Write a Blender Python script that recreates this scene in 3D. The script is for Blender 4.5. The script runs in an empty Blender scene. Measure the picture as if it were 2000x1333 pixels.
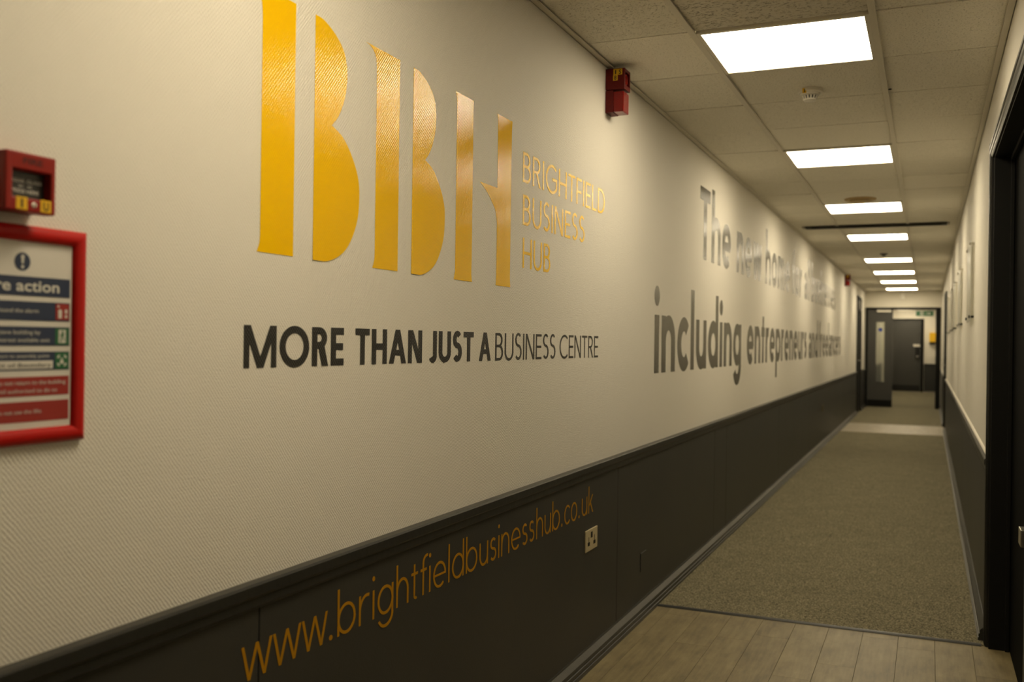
import bpy, bmesh, math, random
from mathutils import Matrix, Vector

random.seed(7)
scene = bpy.context.scene
COL = scene.collection

# ------------------------------------------------------------------ camera
CAM = Vector((1.2721, 0.0, 1.3217))
H = 2.4996          # ceiling height
W = 1.5326          # corridor width, left wall at x = 0
YEND = 22.2         # partition with the double door
YFAR = 30.5         # far end wall
YBACK = -3.0
cd = bpy.data.cameras.new('camera')
cam = bpy.data.objects.new('camera', cd)
COL.objects.link(cam)
r = Vector((0.917596121, 0.397288068, 0.0133995989))
u = Vector((-0.012256788, -0.00541575481, 0.999910216))
b = -Vector((-0.397324967, 0.917677972, 0.0001))
cam.matrix_world = Matrix(((r.x, u.x, b.x, CAM.x), (r.y, u.y, b.y, CAM.y), (r.z, u.z, b.z, CAM.z), (0, 0, 0, 1)))
cd.sensor_fit = 'HORIZONTAL'
cd.sensor_width = 36.0
cd.lens = 1878.5 / 2000 * 36
cd.clip_start = 0.05
cd.dof.use_dof = True
cd.dof.focus_distance = 3.0
cd.dof.aperture_fstop = 3.1
scene.camera = cam

# ------------------------------------------------------------------ world, exposure
wd = bpy.data.worlds.new('world')
scene.world = wd
wd.use_nodes = True
wd.node_tree.nodes['Background'].inputs[0].default_value = (0.0, 0.0, 0.0, 1)
scene.view_settings.view_transform = 'Standard'
scene.view_settings.look = 'None'
scene.view_settings.exposure = 0.0
scene.view_settings.gamma = 1.0
scene.view_settings.use_curve_mapping = False
LAMP_COLOR = (1.0, 0.855, 0.60)
LAMP_POWER = 17.0

# ------------------------------------------------------------------ materials
def new_mat(name, color, rough=0.6, spec=0.5, metal=0.0, coat=0.0):
    m = bpy.data.materials.new(name)
    m.use_nodes = True
    p = m.node_tree.nodes['Principled BSDF']
    p.inputs['Base Color'].default_value = (*color, 1)
    p.inputs['Roughness'].default_value = rough
    p.inputs['Specular IOR Level'].default_value = spec
    p.inputs['Metallic'].default_value = metal
    p.inputs['Coat Weight'].default_value = coat
    return m

class NT:
    """short hand for adding nodes to a material"""
    def __init__(self, m):
        self.t = m.node_tree
        self.p = self.t.nodes['Principled BSDF']
    def n(self, kind, **kw):
        nd = self.t.nodes.new(kind)
        for k, v in kw.items():
            setattr(nd, k, v)
        return nd
    def l(self, a, b):
        self.t.links.new(a, b)
    def math(self, op, a, b=None, c=None):
        nd = self.n('ShaderNodeMath', operation=op)
        for i, v in enumerate((a, b, c)):
            if v is None:
                continue
            if isinstance(v, (int, float)):
                nd.inputs[i].default_value = v
            else:
                self.l(v, nd.inputs[i])
        return nd.outputs[0]
    def pos(self):
        return self.n('ShaderNodeNewGeometry').outputs['Position']
    def obj(self):
        return self.n('ShaderNodeTexCoord').outputs['Object']
    def scaled(self, vec, s):
        nd = self.n('ShaderNodeVectorMath', operation='MULTIPLY')
        self.l(vec, nd.inputs[0])
        nd.inputs[1].default_value = s
        return nd.outputs[0]
    def noise(self, vec, scale, detail=2.0, rough=0.5):
        nd = self.n('ShaderNodeTexNoise')
        nd.inputs['Scale'].default_value = scale
        nd.inputs['Detail'].default_value = detail
        nd.inputs['Roughness'].default_value = rough
        self.l(vec, nd.inputs['Vector'])
        return nd.outputs['Fac']
    def ramp(self, fac, stops):
        nd = self.n('ShaderNodeValToRGB')
        e = nd.color_ramp.elements
        while len(e) < len(stops):
            e.new(0.5)
        for i, (p, c) in enumerate(stops):
            e[i].position = p
            e[i].color = (*c, 1)
        self.l(fac, nd.inputs[0])
        return nd.outputs[0]
    def bump(self, h, dist, strength=1.0):
        nd = self.n('ShaderNodeBump')
        nd.inputs['Strength'].default_value = strength
        nd.inputs['Distance'].default_value = dist
        self.l(h, nd.inputs['Height'])
        self.l(nd.outputs[0], self.p.inputs['Normal'])

def weave_height(t, wobble=2.6, thread=1.5):
    """staggered bumps of a woven glass-fibre wall covering (y along the wall, z up)"""
    sx = t.n('ShaderNodeSeparateXYZ')
    pos = t.pos()
    t.l(pos, sx.inputs[0])
    wob = t.noise(t.scaled(pos, (1, 30, 60)), 1.0, 2)
    wob = t.math('MULTIPLY', wob, wobble)
    a = t.math('SINE', t.math('ADD', t.math('MULTIPLY', sx.outputs['Y'], 2 * math.pi / 0.0084), wob))
    c = t.math('COSINE', t.math('ADD', t.math('MULTIPLY', sx.outputs['Z'], 2 * math.pi / 0.0096), wob))
    h = t.math('MULTIPLY', a, c)
    streak = t.noise(t.scaled(pos, (1, 25, 420)), 1.0, 2)
    return t.math('ADD', h, t.math('MULTIPLY', streak, thread))

def woven(name, color, rough, spec, dist, coat=0.0, wobble=2.6, thread=1.5):
    m = new_mat(name, color, rough, spec, coat=coat)
    t = NT(m)
    t.bump(weave_height(t, wobble, thread), dist)
    return m

M = {}
M['wall'] = woven('woven cream wall covering', (0.735, 0.70, 0.62), 0.62, 0.35, 0.0006)
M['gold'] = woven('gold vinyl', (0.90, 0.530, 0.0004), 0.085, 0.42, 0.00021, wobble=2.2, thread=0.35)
M['black_vinyl'] = woven('black vinyl', (0.022, 0.021, 0.018), 0.36, 0.35, 0.0004)
M['grey_vinyl'] = woven('satin dark vinyl', (0.060, 0.055, 0.039), 0.13, 0.5, 0.00022, wobble=2.2, thread=0.35)
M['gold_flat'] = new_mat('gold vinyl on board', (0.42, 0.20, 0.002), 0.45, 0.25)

m = new_mat('charcoal paint', (0.033, 0.033, 0.029), 0.45, 0.45)
t = NT(m); t.bump(t.noise(t.pos(), 220.0, 3), 0.0003)
c = t.ramp(t.noise(t.pos(), 2.2, 4), [(0.3, (0.029, 0.029, 0.026)), (0.7, (0.038, 0.037, 0.032))]); t.l(c, t.p.inputs['Base Color'])
M['charcoal'] = m
m = new_mat('black gloss paint', (0.008, 0.008, 0.007), 0.34, 0.5)
t = NT(m); t.bump(t.noise(t.pos(), 60.0, 3), 0.0004)
M['black'] = m
m = new_mat('black eggshell paint', (0.006, 0.006, 0.005), 0.62, 0.18)
t = NT(m); t.bump(t.noise(t.pos(), 80.0, 3), 0.0003)
M['black_matt'] = m
M['black_dull'] = new_mat('dull black door paint', (0.0035, 0.0035, 0.003), 0.8, 0.05)
m = new_mat('dark satin rail paint', (0.022, 0.022, 0.019), 0.33, 0.5)
t = NT(m); t.bump(t.noise(t.pos(), 45.0, 3), 0.0005)
M['rail'] = m
m = new_mat('plain cream paint', (0.74, 0.70, 0.60), 0.6, 0.35)
t = NT(m); t.bump(t.noise(t.pos(), 160.0, 3), 0.0005)
M['cream'] = m
m = new_mat('charcoal door paint', (0.055, 0.054, 0.049), 0.4, 0.45)
t = NT(m); t.bump(t.noise(t.pos(), 90.0, 2), 0.0002)
M['door_grey'] = m

# mineral fibre tile with pits
m = new_mat('mineral fibre tile', (0.86, 0.82, 0.70), 0.9, 0.15)
t = NT(m)
pos = t.pos()
oi = t.n('ShaderNodeObjectInfo').outputs['Random']
jit = t.n('ShaderNodeVectorMath', operation='ADD')
t.l(pos, jit.inputs[0]); t.l(oi, jit.inputs[1])
pit = t.noise(t.scaled(jit.outputs[0], (135, 185, 135)), 1.0, 3, 0.6)
fine = t.noise(jit.outputs[0], 420.0, 2)
pr = t.ramp(pit, [(0.34, (0, 0, 0)), (0.43, (1, 1, 1))])
col = t.ramp(pit, [(0.30, (0.52, 0.48, 0.39)), (0.42, (0.90, 0.855, 0.74))])
tint = t.n('ShaderNodeMix', data_type='RGBA', blend_type='MULTIPLY')
tint.inputs[0].default_value = 1.0
t.l(col, tint.inputs[6])
t.l(t.ramp(oi, [(0.0, (0.90, 0.90, 0.89)), (1.0, (1, 1, 1))]), tint.inputs[7])
t.l(tint.outputs[2], t.p.inputs['Base Color'])
t.bump(t.math('ADD', pr, t.math('MULTIPLY', fine, 0.5)), 0.0016)
M['tile'] = m
m = new_mat('fissured mineral tile', (0.70, 0.66, 0.56), 0.9, 0.15)
t = NT(m)
fis = t.noise(t.scaled(t.pos(), (70, 120, 80)), 1.0, 4, 0.7)
t.l(t.ramp(fis, [(0.36, (0.36, 0.325, 0.25)), (0.44, (0.68, 0.64, 0.54)), (0.7, (0.74, 0.70, 0.60))]), t.p.inputs['Base Color'])
t.bump(t.ramp(fis, [(0.35, (0, 0, 0)), (0.45, (1, 1, 1))]), 0.0018)
M['tile_fissured'] = m
M['tee'] = new_mat('painted ceiling grid', (0.70, 0.655, 0.55), 0.55, 0.35)
M['gap_shade'] = new_mat('painted joint shadow', (0.10, 0.09, 0.07), 0.9, 0.1)  # cross runner colour darkened to paint the shadow in the tile joints
M['slab'] = new_mat('ceiling board', (0.60, 0.57, 0.48), 0.9, 0.1)

# carpet
m = new_mat('grey loop carpet', (0.2, 0.19, 0.17), 0.95, 0.1)
t = NT(m)
pos = t.pos()
n1 = t.noise(pos, 135.0, 3, 0.8)
n2 = t.noise(pos, 4.0, 3)
mixf = t.math('ADD', t.math('MULTIPLY', n1, 0.95), t.math('MULTIPLY', n2, 0.05))
t.l(t.ramp(mixf, [(0.38, (0.045, 0.040, 0.027)), (0.5, (0.195, 0.173, 0.110)), (0.62, (0.40, 0.36, 0.24))]), t.p.inputs['Base Color'])
t.bump(n1, 0.006)
M['carpet'] = m

def wood(name, tones):
    m = new_mat(name, tones[1], 0.48, 0.4)
    t = NT(m)
    pos = t.pos()
    oi = t.n('ShaderNodeObjectInfo').outputs['Random']
    j = t.n('ShaderNodeVectorMath', operation='MULTIPLY_ADD')
    cx = t.n('ShaderNodeCombineXYZ')
    t.l(t.math('MULTIPLY', oi, 17.0), cx.inputs[0]); t.l(t.math('MULTIPLY', oi, 29.0), cx.inputs[1])
    j.inputs[1].default_value = (1, 1, 1)
    t.l(pos, j.inputs[0]); t.l(cx.outputs[0], j.inputs[2])
    g1 = t.noise(t.scaled(j.outputs[0], (60, 4.0, 60)), 1.0, 4, 0.6)
    g2 = t.noise(t.scaled(j.outputs[0], (13, 5.0, 6)), 1.0, 5, 0.62)
    f = t.math('ADD', t.math('MULTIPLY', g1, 0.4), t.math('MULTIPLY', g2, 0.6))
    f = t.math('ADD', f, t.math('MULTIPLY', t.math('SUBTRACT', oi, 0.5), 0.06))
    t.l(t.ramp(f, [(0.33, tones[0]), (0.5, tones[1]), (0.68, tones[2])]), t.p.inputs['Base Color'])
    t.bump(g1, 0.0004)
    return m
M['wood'] = wood('washed oak plank', [(0.118, 0.090, 0.043), (0.195, 0.154, 0.074), (0.275, 0.222, 0.116)])
M['wood_far'] = wood('pale oak plank', [(0.26, 0.22, 0.15), (0.34, 0.29, 0.20), (0.41, 0.355, 0.25)])
M['subfloor'] = new_mat('floor screed', (0.05, 0.045, 0.035), 0.9, 0.1)
M['strip'] = new_mat('dark threshold strip', (0.02, 0.02, 0.018), 0.4, 0.5)

M['red'] = new_mat('red plastic', (0.25, 0.009, 0.004), 0.4, 0.3)
M['red_dark'] = new_mat('dark red plastic', (0.115, 0.005, 0.004), 0.5, 0.25)
M['red_frame'] = new_mat('red lacquered frame', (0.43, 0.008, 0.005), 0.4, 0.22)
m = new_mat('red beacon lens', (0.32, 0.0012, 0.0012), 0.2, 0.35)
t = NT(m)
sx = t.n('ShaderNodeSeparateXYZ'); t.l(t.pos(), sx.inputs[0])
t.bump(t.math('SINE', t.math('MULTIPLY', sx.outputs['Z'], 2 * math.pi / 0.004)), 0.0006)
t.p.inputs['Transmission Weight'].default_value = 0.25
M['lens'] = m
M['yellow'] = new_mat('yellow sticker', (0.72, 0.42, 0.01), 0.45, 0.4)
M['ink'] = new_mat('black ink', (0.012, 0.012, 0.012), 0.5, 0.3)
M['ink_faded'] = new_mat('worn dark print', (0.07, 0.012, 0.01), 0.5, 0.3)
M['white_ink'] = new_mat('white print', (0.62, 0.60, 0.54), 0.5, 0.3)
M['glass_black'] = new_mat('dark call point glass', (0.03, 0.03, 0.027), 0.25, 0.5)
M['paper'] = new_mat('notice paper', (0.66, 0.63, 0.57), 0.35, 0.5)
M['navy'] = new_mat('navy print', (0.022, 0.035, 0.075), 0.35, 0.5)
M['red_print'] = new_mat('red print', (0.30, 0.025, 0.02), 0.35, 0.5)
M['green_print'] = new_mat('green print', (0.022, 0.13, 0.05), 0.35, 0.5)
M['socket_cream'] = new_mat('aged cream plastic', (0.50, 0.42, 0.25), 0.45, 0.35)
M['plate_tan'] = new_mat('dull tan plate', (0.10, 0.082, 0.045), 0.5, 0.3)
M['white_plastic'] = new_mat('white plastic', (0.72, 0.68, 0.58), 0.35, 0.5)
M['cream_plastic'] = new_mat('yellowed plastic', (0.62, 0.50, 0.28), 0.4, 0.5)
M['tan'] = new_mat('tan vent plastic', (0.42, 0.30, 0.13), 0.5, 0.4)
M['tan_dark'] = new_mat('tan vent recess', (0.20, 0.135, 0.05), 0.6, 0.3)
M['hole'] = new_mat('socket hole', (0.004, 0.004, 0.004), 0.7, 0.2)
m = new_mat('brushed steel', (0.60, 0.57, 0.50), 0.33, 0.5, metal=1.0)
M['steel'] = m
M['slot_dark'] = new_mat('dark slot', (0.02, 0.018, 0.014), 0.6, 0.3)
M['slot_frame'] = new_mat('beige grille frame', (0.36, 0.32, 0.25), 0.5, 0.4)
m = new_mat('clear acrylic', (0.90, 0.89, 0.80), 0.30, 0.12)
NT(m).p.inputs['Transmission Weight'].default_value = 0.85
NT(m).p.inputs['IOR'].default_value = 1.15
M['acrylic'] = m
m = new_mat('vision panel glass', (0.75, 0.77, 0.70), 0.08, 0.5)
NT(m).p.inputs['Transmission Weight'].default_value = 0.9
NT(m).p.inputs['IOR'].default_value = 1.2
M['glass'] = m
M['blue_sign'] = new_mat('blue sign', (0.02, 0.05, 0.30), 0.4, 0.5)
M['yellow_box'] = new_mat('yellow plastic box', (0.80, 0.48, 0.01), 0.4, 0.5)
M['transom'] = new_mat('grey transom board', (0.11, 0.105, 0.09), 0.5, 0.4)
m = bpy.data.materials.new('lit light panel'); m.use_nodes = True
nt = m.node_tree; nt.nodes.clear()
em = nt.nodes.new('ShaderNodeEmission'); ou = nt.nodes.new('ShaderNodeOutputMaterial')
em.inputs[0].default_value = (*LAMP_COLOR, 1); em.inputs[1].default_value = LAMP_POWER
nt.links.new(em.outputs[0], ou.inputs[0])
M['lamp'] = m

# ------------------------------------------------------------------ object helpers
def tag(o, label=None, cat=None, group=None, kind=None):
    if label: o['label'] = label
    if cat: o['category'] = cat
    if group: o['group'] = group
    if kind: o['kind'] = kind
    return o

def empty(name, loc, label=None, cat=None, group=None, kind=None):
    o = bpy.data.objects.new(name, None)
    o.empty_display_size = 0.1
    o.location = loc
    COL.objects.link(o)
    return tag(o, label, cat, group, kind)

def world_loc(o):
    v = Vector((0, 0, 0))
    while o is not None:
        v += o.location
        o = o.parent
    return v

def link(name, me, mat, parent=None, loc=(0, 0, 0), smooth=False):
    if mat is not None and not me.materials:
        me.materials.append(M[mat] if isinstance(mat, str) else mat)
    if smooth:
        for p in me.polygons:
            p.use_smooth = True
    o = bpy.data.objects.new(name, me)
    COL.objects.link(o)
    o.location = loc
    if parent is not None:
        o.parent = parent
    return o

class MB:
    """collects geometry in world coordinates; build() makes ONE mesh object whose origin is its base centre"""
    def __init__(self):
        self.v = []; self.f = []
    def add(self, vs, fs):
        k = len(self.v)
        self.v += [tuple(p) for p in vs]
        self.f += [tuple(i + k for i in q) for q in fs]
        return self
    def box(self, a, b, bev=0.0):
        x0, y0, z0 = (min(p, q) for p, q in zip(a, b))
        x1, y1, z1 = (max(p, q) for p, q in zip(a, b))
        if bev <= 0:
            vs = [(x0, y0, z0), (x1, y0, z0), (x1, y1, z0), (x0, y1, z0), (x0, y0, z1), (x1, y0, z1), (x1, y1, z1), (x0, y1, z1)]
            return self.add(vs, [(3, 2, 1, 0), (4, 5, 6, 7), (0, 1, 5, 4), (1, 2, 6, 5), (2, 3, 7, 6), (3, 0, 4, 7)])
        bm = bmesh.new()
        bmesh.ops.create_cube(bm, size=1.0)
        for p in bm.verts:
            p.co = Vector(((x0 + x1) / 2 + p.co.x * (x1 - x0), (y0 + y1) / 2 + p.co.y * (y1 - y0), (z0 + z1) / 2 + p.co.z * (z1 - z0)))
        bmesh.ops.bevel(bm, geom=bm.edges[:], offset=bev, segments=2, affect='EDGES', profile=0.5)
        bm.verts.index_update()
        self.add([tuple(p.co) for p in bm.verts], [[q.index for q in f.verts] for f in bm.faces])
        bm.free()
        return self
    def prism(self, poly, d0, d1, axis):
        """poly: list of 2D points, extruded along axis from d0 to d1 (other two axes in xyz order)"""
        def P(p, d):
            if axis == 0: return (d, p[0], p[1])
            if axis == 1: return (p[0], d, p[1])
            return (p[0], p[1], d)
        n = len(poly)
        area = sum(poly[i][0] * poly[(i + 1) % n][1] - poly[(i + 1) % n][0] * poly[i][1] for i in range(n))
        if (area > 0) == (axis == 1):
            poly = poly[::-1]
        lo, hi = min(d0, d1), max(d0, d1)
        vs = [P(p, lo) for p in poly] + [P(p, hi) for p in poly]
        fs = [tuple(range(n))[::-1], tuple(range(n, 2 * n))]
        fs += [(i, (i + 1) % n, n + (i + 1) % n, n + i) for i in range(n)]
        return self.add(vs, fs)
    def lathe(self, c, prof, axis='z', n=32):
        """prof: list of (radius, height) along the axis from c"""
        k = len(prof)
        vs = []
        for i in range(n):
            a = 2 * math.pi * i / n
            for rr, hh in prof:
                if axis == 'z': vs.append((c[0] + rr * math.cos(a), c[1] + rr * math.sin(a), c[2] + hh))
                elif axis == 'x': vs.append((c[0] + hh, c[1] + rr * math.cos(a), c[2] + rr * math.sin(a)))
                else: vs.append((c[0] + rr * math.cos(a), c[1] + hh, c[2] + rr * math.sin(a)))
        fs = []
        for i in range(n):
            j = (i + 1) % n
            for q in range(k - 1):
                fs.append((i * k + q, j * k + q, j * k + q + 1, i * k + q + 1))
        if prof[0][0] > 1e-6: fs.append(tuple(i * k for i in range(n))[::-1])
        if prof[-1][0] > 1e-6: fs.append(tuple(i * k + k - 1 for i in range(n)))
        return self.add(vs, fs)
    def build(self, name, mat, parent=None, smooth=False, recalc=True, **tags):
        if parent is None:
            xs, ys, zs = zip(*self.v)
            o0 = Vector(((min(xs) + max(xs)) / 2, (min(ys) + max(ys)) / 2, min(zs)))
            off = o0
        else:
            off = world_loc(parent)
            o0 = Vector((0, 0, 0))
        me = bpy.data.meshes.new(name)
        me.from_pydata([(p[0] - off.x, p[1] - off.y, p[2] - off.z) for p in self.v], [], self.f)
        if recalc:
            bm = bmesh.new(); bm.from_mesh(me)
            bmesh.ops.recalc_face_normals(bm, faces=bm.faces[:])
            bm.to_mesh(me); bm.free()
        me.update()
        o = link(name, me, mat, parent, o0)
        if smooth:
            me.set_sharp_from_angle(angle=math.radians(35)) if hasattr(me, 'set_sharp_from_angle') else None
            for p in me.polygons: p.use_smooth = True
        return tag(o, **tags)

def box(name, a, b, mat, parent=None, bev=0.0, **tags):
    return MB().box(a, b, bev).build(name, mat, parent, smooth=False, **tags)

# surfaces that carry lettering: (u, v) -> world
def on_left(x):
    return lambda p, d=0.0: (x + d, p[0], p[1])
def on_front(y):
    return lambda p, d=0.0: (p[0], y - d, p[1])
def flat(name, polys, surf, mat, parent, thick=0.0005, **tags):
    """thin raised print from 2D polygons (u to the right, v up)"""
    mb = MB()
    for step, q in enumerate(polys):
        n = len(q)
        lift = thick + step * 1.2e-5
        area = sum(q[i][0] * q[(i + 1) % n][1] - q[(i + 1) % n][0] * q[i][1] for i in range(n))
        if abs(area) < 1e-12: continue
        if area < 0: q = q[::-1]
        vs = [surf(p, lift) for p in q] + [surf(p, 0.0) for p in q]
        fs = [tuple(range(n))] + [(i, n + i, n + (i + 1) % n, (i + 1) % n) for i in range(n)]
        mb.add(vs, fs)
    return mb.build(name, mat, parent, recalc=False, **tags)
def rect(a, b, c, d):
    return [(a, b), (c, b), (c, d), (a, d)]
def disc(cx, cy, rx, ry=None, n=24):
    ry = rx if ry is None else ry
    return [(cx + rx * math.cos(2 * math.pi * i / n), cy + ry * math.sin(2 * math.pi * i / n)) for i in range(n)]

def print_text(name, s, u0, v0, width, height, surf, mat, parent, bold=0.0, thick=0.0005, **tags):
    """built-in font, scaled so the string is exactly width wide with capitals about height tall"""
    cu = bpy.data.curves.new('text', 'FONT')
    cu.body = s; cu.size = 1.0; cu.offset = bold; cu.resolution_u = 3
    ob = bpy.data.objects.new('text', cu)
    me = bpy.data.meshes.new_from_object(ob)
    xs = [p.co.x for p in me.vertices]
    if not xs: return None
    x0, x1 = min(xs), max(xs)
    su, sv = width / (x1 - x0), height / 0.70
    mb = MB()
    mb.add([surf((u0 + (p.co.x - x0) * su, v0 + p.co.y * sv), thick) for p in me.vertices], [tuple(p.vertices) for p in me.polygons])
    bpy.data.objects.remove(ob); bpy.data.curves.remove(cu); bpy.data.meshes.remove(me)
    return mb.build(name, mat, parent, recalc=False, **tags)

# ------------------------------------------------------------------ stroke alphabet
def ring(cx, cy, rx, ry, w, h, a0=0, a1=360, n=None):
    n = n or max(6, int(abs(a1 - a0) / 9))
    out = []
    for i in range(n):
        A = math.radians(a0 + (a1 - a0) * i / n); B = math.radians(a0 + (a1 - a0) * (i + 1) / n)
        out.append([(cx + rx * math.cos(A), cy + ry * math.sin(A)), (cx + rx * math.cos(B), cy + ry * math.sin(B)),
                    (cx + (rx - w) * math.cos(B), cy + (ry - h) * math.sin(B)), (cx + (rx - w) * math.cos(A), cy + (ry - h) * math.sin(A))])
    return out
def bar(a, b, c, d):
    return [rect(a, b, c, d)]
def diag(xb, yb, xt, yt, w):
    return [[(xb, yb), (xb + w, yb), (xt + w, yt), (xt, yt)]]
def spine(pts, w):
    out = []
    L = []; R = []
    for i, p in enumerate(pts):
        a = pts[max(i - 1, 0)]; c = pts[min(i + 1, len(pts) - 1)]
        dx, dy = c[0] - a[0], c[1] - a[1]; q = math.hypot(dx, dy)
        nx, ny = -dy / q * w / 2, dx / q * w / 2
        L.append((p[0] + nx, p[1] + ny)); R.append((p[0] - nx, p[1] - ny))
    for i in range(len(pts) - 1):
        out.append([L[i], L[i + 1], R[i + 1], R[i]])
    return out
def s_shape(Wd, Ht, w):
    rx = (Wd - w) / 2; cx = Wd / 2
    r1 = (Ht - w) * 0.235; r2 = (Ht - w) * 0.265
    y1 = Ht - w / 2 - r1; y2 = w / 2 + r2
    pts = []
    for i in range(13):
        a = math.radians(38 + (250 - 38) * i / 12); pts.append((cx + rx * 0.92 * math.cos(a), y1 + r1 * math.sin(a)))
    for i in range(14):
        a = math.radians(72 + (-142 - 72) * i / 13); pts.append((cx + rx * math.cos(a), y2 + r2 * math.sin(a)))
    return spine(pts, w)

def lower(ch, w, A, D, dot, dotr):
    """lower-case glyph, x-height = 1; returns polygons and width"""
    h = w * 0.9; R = 0.53 if w > 0.2 else 0.52
    o = 2 * R
    if ch == 'o': return ring(R, .5, R, .515, w, h), o
    if ch == 'c': return ring(R, .5, R, .515, w, h, 44, 316), R + R * math.cos(math.radians(44))
    if ch == 'e': return ring(R, .5, R, .515, w, h, -4, 312) + bar(w * .5, .5 - h * .42, o - w * .25, .5 + h * .34), o
    if ch == 'l': return bar(0, 0, w, A), w
    if ch == 'i': return bar(0, 0, w, 1) + [disc(w / 2, dot, dotr)], w
    if ch in 'nhr':
        st = bar(0, 0, w, A if ch == 'h' else 1)
        if ch == 'r': return st + ring(.50, .48, .50, .53, w, h, 74, 178), .50 + .5 * math.cos(math.radians(74))
        Wd = .98 if w > .2 else .86
        return st + ring(Wd / 2, .55, Wd / 2, .465, w, h, 0, 180) + bar(Wd - w, 0, Wd, .56), Wd
    if ch == 'u':
        Wd = .98 if w > .2 else .84
        return bar(Wd - w, 0, Wd, 1) + ring(Wd / 2, .45, Wd / 2, .465, w, h, 180, 360) + bar(0, .44, w, 1), Wd
    if ch == 'm':
        Wd = .90
        return (bar(0, 0, w, 1) + ring(Wd / 2, .55, Wd / 2, .465, w, h, 0, 180) + bar(Wd - w, 0, Wd, .56)
                + ring(Wd / 2 + Wd - w, .55, Wd / 2, .465, w, h, 0, 180) + bar(2 * Wd - 2 * w, 0, 2 * Wd - w, .56)), 2 * Wd - w
    if ch == 'b': return bar(0, 0, w, A) + ring(R, .5, R, .515, w, h), o
    if ch == 'd': return bar(o - w, 0, o, A) + ring(R, .5, R, .515, w, h), o
    if ch == 'p': return bar(0, D, w, 1) + ring(R, .5, R, .515, w, h), o
    if ch == 'g':
        return (bar(o - w, .0, o, 1) + ring(R, .5, R, .515, w, h) + ring(R, .0, R, -D, w, h, 206, 360)), o
    if ch == 'a':
        Wd = .90
        return (ring(.41, .30, .41, .315, w, h * .85) + bar(Wd - w, 0, Wd, .62) + ring(Wd / 2, .62, Wd / 2, .395, w, h * .9, 0, 148)), Wd
    if ch == 's': return s_shape(.74 if w > .2 else .62, 1.02, w), .74 if w > .2 else .62
    if ch == 't':
        x = .16 if w > .2 else .17
        q = bar(x, .0 if w > .2 else .16, x + w, 1.3) + bar(0, 1 - h, .62 if w > .2 else .48, 1)
        if w < .2: q += ring(x + .16, .15, .16, .165, w, h, 180, 310)
        return q, .62 if w > .2 else .48
    if ch == 'f':
        x = .16 if w > .2 else .15
        return bar(x, 0, x + w, A - .28) + ring(x + .34, A - .30, .34, .30, w, h, 78, 180) + bar(0, 1 - h, .58 if w > .2 else .46, 1), .58 if w > .2 else .46
    if ch == 'k': return bar(0, 0, w, A) + diag(w * .6, .44, .58, 1, w * 1.35) + diag(.62, 0, w * 1.9, .62, w * 1.3), .62 + w * 1.3
    if ch == 'w':
        Wd = 1.42; q = w * 1.08
        return diag(.36 - q / 2, 0, 0, 1, q) + diag(.36 - q / 2, 0, Wd / 2 - q / 2, 1, q) + diag(Wd - .36 - q / 2, 0, Wd / 2 - q / 2, 1, q) + diag(Wd - .36 - q / 2, 0, Wd - q, 1, q), Wd
    if ch == '.': return [disc(dotr, dotr, dotr)], 2 * dotr
    if ch == 'T':
        c = .44 / .298
        return bar(.0, c - h, .98, c) + bar(.49 - w / 2, 0, .49 + w / 2, c), .98

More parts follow.
